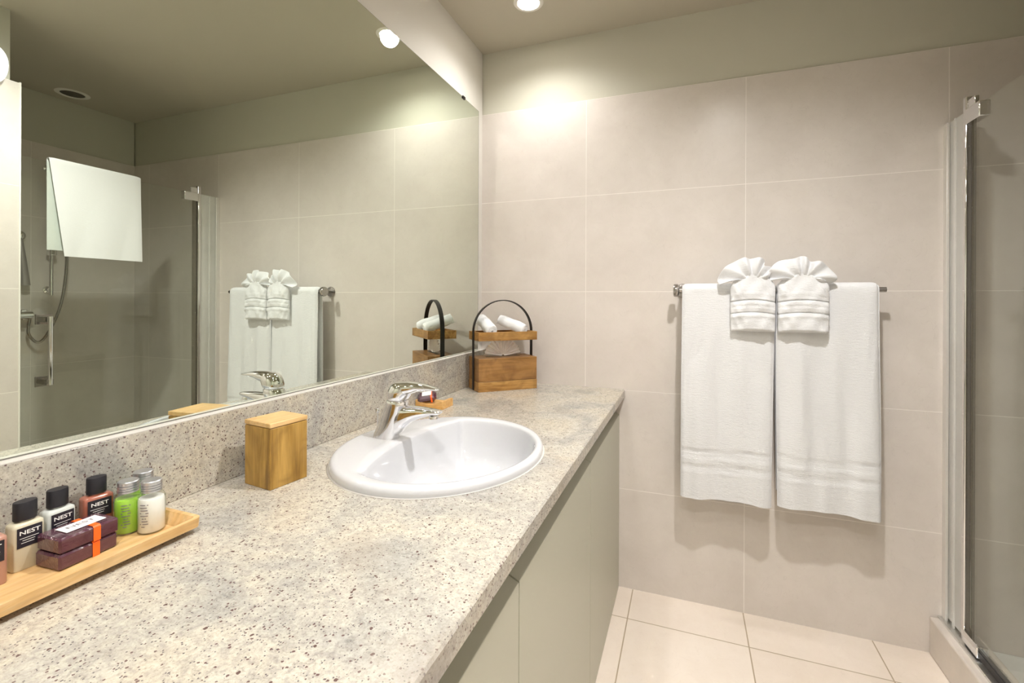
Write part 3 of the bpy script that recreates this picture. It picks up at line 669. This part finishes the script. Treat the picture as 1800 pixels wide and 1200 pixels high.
def bath_towel(name, label, x0, x1, zf, zb, seed):
    """folded towel draped over the bar: a slab swept along front face, over the bar, down the back"""
    rnd = random.Random(seed); cxm = (x0 + x1) / 2; hw = (x1 - x0) / 2; zc_ = 1.2025; rb = 0.0095; T = 0.0075
    P = []
    nf = 110
    for k in range(nf): P.append(('f', zf + (zc_ - zf) * k / nf))
    for k in range(13): P.append(('a', pi * k / 12))
    for k in range(1, 30): P.append(('b', zc_ - (zc_ - zb) * k / 29))
    ph = [rnd.uniform(0, 6.28) for _ in range(6)]
    def wrinkle(x, z):
        u = (x - x0) / (x1 - x0); d = smoothstep(1.19, 0.9, z) * 1.0
        f = 0.0055 * sin(u * 9 + ph[0] + 2.0 * (z - 0.8)) + 0.0036 * sin(u * 19 + ph[1] - 3 * z) + 0.0012 * sin(u * 37 + ph[2] + 5 * z)
        f *= (0.25 + 0.75 * d)
        # diagonal soft creases near the upper outer corner
        for (ax, az, bx, bz, s) in creases:
            vx, vz = bx - ax, bz - az; tt = max(0, min(1, ((x - ax) * vx + (z - az) * vz) / (vx * vx + vz * vz)))
            dd = math.hypot(x - ax - tt * vx, z - az - tt * vz)
            f += s * math.exp(-(dd / 0.006) ** 2) * sin(pi * tt)
        return f
    creases = [(x0 + .015, 0.88, x0 + .045, 1.06, -.0035), (x0 + .035, 0.93, x0 + .075, 1.03, -.003), (x0 + .02, 0.72, x0 + .03, 0.95, .003)] if seed == 1 else [(x1 - .04, 0.85, x1 - .012, 1.12, -.003), (x0 + .08, 0.55, x0 + .10, 0.74, .003)]
    def bandt(z):
        e = 0
        zz = z - zf
        e += -0.0042 * math.exp(-((zz - .176) / .0022) ** 2)        # pinched line
        e += 0.0024 * math.exp(-((zz - .146) / .003) ** 2)
        e += -0.0038 * math.exp(-((zz - .122) / .0022) ** 2)
        e += 0.0024 * math.exp(-((zz - .098) / .003) ** 2)
        if 0.098 < zz < 0.122 or 0.146 < zz < 0.176: e -= 0.0016
        e += -0.0012 * math.exp(-((zz - .012) / .0015) ** 2)
        return e
    nx = 44; rings = []; mats = []
    for kind, s in P:
        if kind == 'f': c = Vector((0, YB - rb, s)); nn = Vector((0, -1, 0)); z = s
        elif kind == 'a': c = Vector((0, YB - rb * cos(s), zc_ + rb * sin(s))); nn = Vector((0, -cos(s), sin(s))); z = zc_
        else: c = Vector((0, YB + rb, s)); nn = Vector((0, 1, 0)); z = s
        spread = 0.005 * smoothstep(1.15, 0.5, z) * (-1 if seed == 1 else 1)
        hw2 = hw * (1 + 0.008 * sin(7 * z + seed))
        outer, inner = [], []
        for i in range(nx + 1):
            q = -cos(pi * i / nx) if False else (-1 + 2 * i / nx)
            x = cxm + hw2 * q + spread
            edge = math.sqrt(max(0, 1 - abs(q) ** 24)) * 0.85 + 0.15
            wz = wrinkle(x, z) if kind == 'f' else (0.4 * wrinkle(x, z) if kind == 'b' else 0)
            e = bandt(z + 0.004 * sin(x * 14 + seed)) if kind == 'f' else 0
            flare = 0.010 * smoothstep(1.05, zf, z) if kind == 'f' else 0
            drop = 0.0
            if kind == 'f' and s < zf + 0.03: drop = 0.004 * sin(q * 2.4 + seed) * (1 - (s - zf) / 0.03)
            o_ = c + nn * (T * edge * 2 + wz + e + flare * 1.0); i_ = c + nn * (wz * .8 + flare * 0.6 + T * (1 - edge))
            outer.append((x, o_.y, o_.z + drop)); inner.append((x, i_.y, i_.z + drop))
        rings.append(outer + inner[::-1])
    # rounded hem
    bm = B(); loft(bm, rings)
    o = link(name, bm, M_towel, angle=75)
    tag(o, label, 'towel', 'bath towels on the rail')
    return o
bath_towel('bath_towel', 'white bath towel hanging on the rail, left one nearer the vanity', -0.0165, 0.2835, 0.449, 0.50, 1)
bath_towel('bath_towel', 'white bath towel hanging on the rail, right one nearer the shower', 0.2895, 0.5865, 0.456, 0.50, 2)

def fan_cloth(label, bx, fan, wt, wb, seed, cxo=0.0):
    """washcloth folded into a pocket with three bands and a pleated fan above"""
    t = thing('washcloth', label, 'washcloth', (bx, -0.118, 1.20), 0, 'fan-folded washcloths')
    # pocket
    bm = B(); n = 72; rings = []; zt, zb = 0.045, -0.143; K = 90; rnd = random.Random(seed)
    shp = sell(n, 3.0)
    for k in range(K + 1):
        v = k / K; z = zt + (zb - zt) * v
        hwid = wt + (wb - wt) * v
        top = smoothstep(0.0, 0.20, v); hwid *= 0.52 + 0.48 * math.sqrt(max(0, 1 - (1 - min(1, v / 0.22)) ** 2))
        dep = 0.012 + 0.010 * smoothstep(0, .3, v) + 0.003 * smoothstep(.3, .9, v)
        if v > .955: s = 1 - ((v - .955) / .045) ** 2 * .30; dep *= s; hwid *= 1 - (1 - s) * .12
        cr = -0.0065 * math.exp(-((v - .455) / .008) ** 2) - 0.0065 * math.exp(-((v - .675) / .008) ** 2)
        for c0, hgt in ((.52, .0022), (.60, .0018), (.74, .0026), (.34, .0014)): cr += hgt * math.exp(-((v - c0) / .035) ** 2)
        hwid += cr * 0.35
        ring = []
        for a, b in shp:
            arc = 0.010 * (1 - a * a) * (1 - .35 * v) * (1 if v < .94 else .6)
            wob = 0.0016 * sin(a * 8 + seed * 2 + v * 16) + 0.0014 * sin(a * 17 - v * 21 + seed) + 0.0016 * sin(a * 3.1 - v * 14 + seed)
            seam = -0.002 * math.exp(-((a - .15) / .03) ** 2)
            y = -dep * b if b > 0 else -dep * b * 0.35
            if b > 0: y -= (cr + wob + seam) * min(1, b * 1.6)
            ring.append((a * hwid + cxo * (1 - v), y, z + arc))
        rings.append(ring)
    loft(bm, rings)
    link('pocket', bm, M_towel, t, angle=80)
    # fan: outline given as (x, z) offsets, spread along the list
    pts = spline([Vector((x, 0, z)) for x, z in fan], 16); N_ = len(pts); bm = B(); M = 12; V = []
    pl = len(fan) - 1
    for i, p in enumerate(pts):
        u = i / (N_ - 1) * pl; row = []
        tri = cos(2 * pi * u * 0.5 * 1.0)
        bxp = (i / (N_ - 1) - 0.5) * 0.052
        for j in range(M + 1):
            v = j / M; base = Vector((bxp, 0, 0.040)); q = base.lerp(p, v)
            amp = 0.013 * (v ** 0.8) * (1 - 0.25 * v)
            q.y = -amp * tri - 0.012 * sin(pi * v) + 0.0025 * sin(5 * v + u * 2 + seed) * v - 0.004
            q.z += 0.004 * sin(pi * v) * tri
            row.append(bm.verts.new(q))
        V.append(row)
    for i in range(N_ - 1):
        for j in range(M): bm.faces.new((V[i][j], V[i + 1][j], V[i + 1][j + 1], V[i][j + 1]))
    f = link('fan', bm, M_towel, t, angle=180)
    s = f.modifiers.new('s', 'SOLIDIFY'); s.thickness = 0.004; s.offset = 0
    b = f.modifiers.new('sub', 'SUBSURF'); b.levels = 1; b.render_levels = 1
    return t
PX = 0.00204
def fo(px, py, cx, x0, y0, s): return ((x0 + px / 7.5 - cx) * s, 0.0)
def conv(lst, cxp, zp=503.5):
    # photo outline on the plane y = -0.13 turned into metres about the cloth's centre
    k = (1.9403 - 0.13) / 822.9
    out = []
    for x, y in lst:
        u = (1250 + x / 7.5 - 900) / 822.9; a = math.atan(u) - TH; X = (1.9403 - 0.13) * math.tan(a)
        zc_ = -X * sin(TH) + (1.9403 - 0.13) * cos(TH); Z = 1.1618 + (528 - (440 + y / 7.5) + 0.0042 * 822.9 * u) / 822.9 * zc_
        out.append((X - cxp, Z - 1.20))
    return out
cl, cr_ = 0.2135, 0.3655
fan_cloth('white washcloth folded into a fan, left one over the left bath towel', cl, conv([(110, 455), (85, 380), (170, 230), (300, 150), (430, 92), (520, 105), (640, 90), (712, 125), (700, 200), (800, 215), (770, 330), (720, 395)], cl), 0.0705, 0.0690, 1)
fan_cloth('white washcloth folded into a fan, right one over the right bath towel', cr_, conv([(790, 400), (752, 350), (775, 240), (900, 135), (1080, 108), (1190, 72), (1250, 85), (1330, 140), (1440, 142), (1560, 215), (1665, 355), (1610, 425), (1500, 405)], cr_), 0.0755, 0.0745, 2)

# ------------------------------------------------------------------ shower enclosure
GX = 0.80
t = thing('shower_screen', 'frameless glass shower door with chrome post and bar handle', 'shower door', (GX, 0, 0.1226))
def bx_(q): return box(B(), q[0] - GX, q[1] - GX, q[2], q[3], q[4] - .1226, q[5] - .1226)
link('fixed_strip', bx_((GX - .003, GX + .003, -0.112, -0.002, 0.140, 1.745)), M_frost, t, smooth=False)
bm = bx_((GX - .011, GX - .0035, -0.022, 0.0, 0.124, 1.745)); box(bm, 0.0035, 0.011, -0.022, 0.0, 0.0014, 1.6224)
link('wall_channel', bm, simple('pale anodised channel', (0.70, 0.68, 0.65), 0.35, 0.4), t, bev=0.001)
link('fixed_rib', bx_((GX - .0075, GX - .0031, -0.062, -0.055, 0.124, 1.745)), M_frost, t, smooth=False)
link('post', bx_((GX - .010, GX + .010, -0.128, -0.112, 0.124, 1.787)), M_chrome, t, bev=0.003, seg=3)
link('door_seal', bx_((GX - .006, GX + .006, -0.152, -0.1285, 0.150, 1.74)), pane('smoky door seal', (0.62, 0.60, 0.55), 0.03), t, bev=0.002)
link('door_pane', bx_((GX - .003, GX + .003, -0.866, -0.1525, 0.150, 1.742)), M_glass, t, smooth=False)
hg = link('hinge', bx_((GX - .014, GX + .014, -0.205, -0.1285, 1.700, 1.745)), M_chrome, t, bev=0.003)
link('hinge_arm', bx_((GX - .006, GX + .006, -0.165, -0.1285, 1.7455, 1.775)), M_chrome, hg, bev=0.002)
hg = link('hinge', bx_((GX - .014, GX + .014, -0.205, -0.1285, 0.135, 0.170)), M_chrome, t, bev=0.003)
bm = bx_((GX - .022, GX + .022, YN, -0.001, 0.1229, 0.130)); box(bm, 0.018, 0.024, YN, -0.001, 0.007, 0.020)
link('bottom_rail', bm, M_alu, t, bev=0.001)
link('bottom_seal', bx_((GX - .005, GX + .005, -0.866, -0.153, 0.1305, 0.1495)), M_seal, t, smooth=False)
h = link('door_handle', tube(B(), [(-0.058, -0.788, 0.68), (-0.058, -0.788, 0.965)], 0.0075, 14), M_chrome, t)
for z in (0.692, 0.952):
    bm = box(B(), -0.058, -0.004, -0.799, -0.777, z - .011, z + .011); box(bm, -0.012, -0.0032, -0.815, -0.761, z - .022, z + .022)
    link('handle_mount', bm, M_nickel, h, bev=0.002)

# towel over the door
def door_towel():
    bm = B(); yL, yR = -0.772, -0.419; zt = 1.752; T = 0.004
    P = []
    for k in range(31): P.append((GX - .010, 1.345 + (zt - 1.345) * k / 30, -1))
    for k in range(1, 12):
        a = pi * k / 12; P.append((GX - .010 * cos(a), zt + .007 * sin(a), 0))
    for k in range(31): P.append((GX + .010, zt - (zt - 1.37) * k / 30, 1))
    ny = 26; rings = []
    for i, (x, z, sd_) in enumerate(P):
        a = P[max(i - 1, 0)]; b = P[min(i + 1, len(P) - 1)]; tt = Vector((b[0] - a[0], b[1] - a[1])).normalized(); nn = Vector((-tt.y, tt.x))
        o_, i_ = [], []
        for j in range(ny + 1):
            q = -1 + 2 * j / ny; f = (zt - z) / (zt - 1.345)
            l = yL + (0.050 * f if sd_ == -1 else 0.004 * f); r = yR + 0.006 * f
            y = (l + r) / 2 + (r - l) / 2 * q
            wv = 0.005 * sin(q * 3 + f * 2) * f * (1 if sd_ else 0)
            e = math.sqrt(max(0, 1 - abs(q) ** 20)) * .8 + .2
            dz = (0.010 * f * q if sd_ == -1 else 0) * 0.0
            xo = x + (abs(wv) * sd_)
            o_.append((xo + nn.x * T * e, y, z + nn.y * T * e + dz)); i_.append((xo - nn.x * T * e, y, z - nn.y * T * e + dz))
        rings.append(o_ + i_[::-1])
    loft(bm, rings); return bm
o = link('bath_mat', door_towel(), terry('white door towel', (0.72, 0.73, 0.73), 0.2), angle=75)
tag(o, 'white towel folded over the top of the glass shower door', 'towel')

# shower fittings on the far shower wall, seen in the mirror
t = thing('shower_rail', 'chrome riser rail with hand shower on the far shower wall', 'shower rail', (XW, -0.435, 1.18))
link('rail', tube(B(), [(-0.045, 0, 0.0), (-0.045, 0, 0.72)], 0.009, 14), M_chrome, t)
for z in (0.03, 0.69): link('bracket', lathe(B(), [(0.018, -0.0005), (0.018, -0.008), (0.010, -0.012), (0.010, -0.045)], c=(0, 0, z), axis='X', n=20), M_chrome, t)
sl = link('slider', box(B(), -0.075, -0.030, -0.018, 0.018, 0.555, 0.605), M_chrome, t, bev=0.006)
link('slider', box(B(), -0.070, -0.030, -0.016, 0.016, 0.215, 0.255), M_chrome, t, bev=0.006)
bm = tube(B(), [(-0.085, 0.012, 0.50), (-0.090, 0.010, 0.60), (-0.105, 0.008, 0.66)], [0.011, 0.013, 0.016], 14)
lathe(bm, [(0.012, -0.150), (0.040, -0.140), (0.044, -0.128), (0.030, -0.115), (0.012, -0.100)], c=(0, 0.008, 0.67), axis='X', n=24)
link('hand_shower', bm, M_chrome, t)
pts = spline([(-0.085, 0.012, 0.50), (-0.090, 0.045, 0.25), (-0.088, 0.030, 0.0), (-0.080, -0.010, -0.16), (-0.060, -0.055, -0.25), (-0.050, -0.095, -0.20), (-0.045, -0.085, -0.105)], 10)
link('hose', tube(B(), pts, 0.0065, 10), M_nickel, t)
t = thing('shower_mixer', 'chrome shower mixer valve on the far shower wall', 'shower valve', (XW, -0.575, 1.075))
link('valve_body', tube(B(), [(-0.045, -0.06, 0), (-0.045, 0.06, 0)], 0.020, 18), M_chrome, t)
for y in (-0.045, 0.045): link('wall_union', lathe(B(), [(0.028, -0.0005), (0.026, -0.010), (0.013, -0.014), (0.013, -0.045)], c=(0, y, 0), axis='X', n=20), M_chrome, t)
link('valve_lever', box(B(), -0.115, -0.050, -0.012, 0.012, 0.018, 0.030), M_chrome, t, bev=0.004)
t = thing('shower_sprayer', 'second chrome shower spray hanging from a wall knob beside the shower rail', 'shower head', (XW, -0.555, 1.49))
link('knob', lathe(B(), [(0.024, -0.0005), (0.026, -0.014), (0.022, -0.032), (0.010, -0.040)], axis='X', n=24), M_chrome, t)
link('spray_wand', tube(B(), [(-0.030, 0.0, -0.02), (-0.038, 0.004, -0.12), (-0.040, 0.012, -0.26)], [0.010, 0.016, 0.024], 16), simple('grey wand', (0.36, 0.33, 0.32), 0.35, 0.4), t)
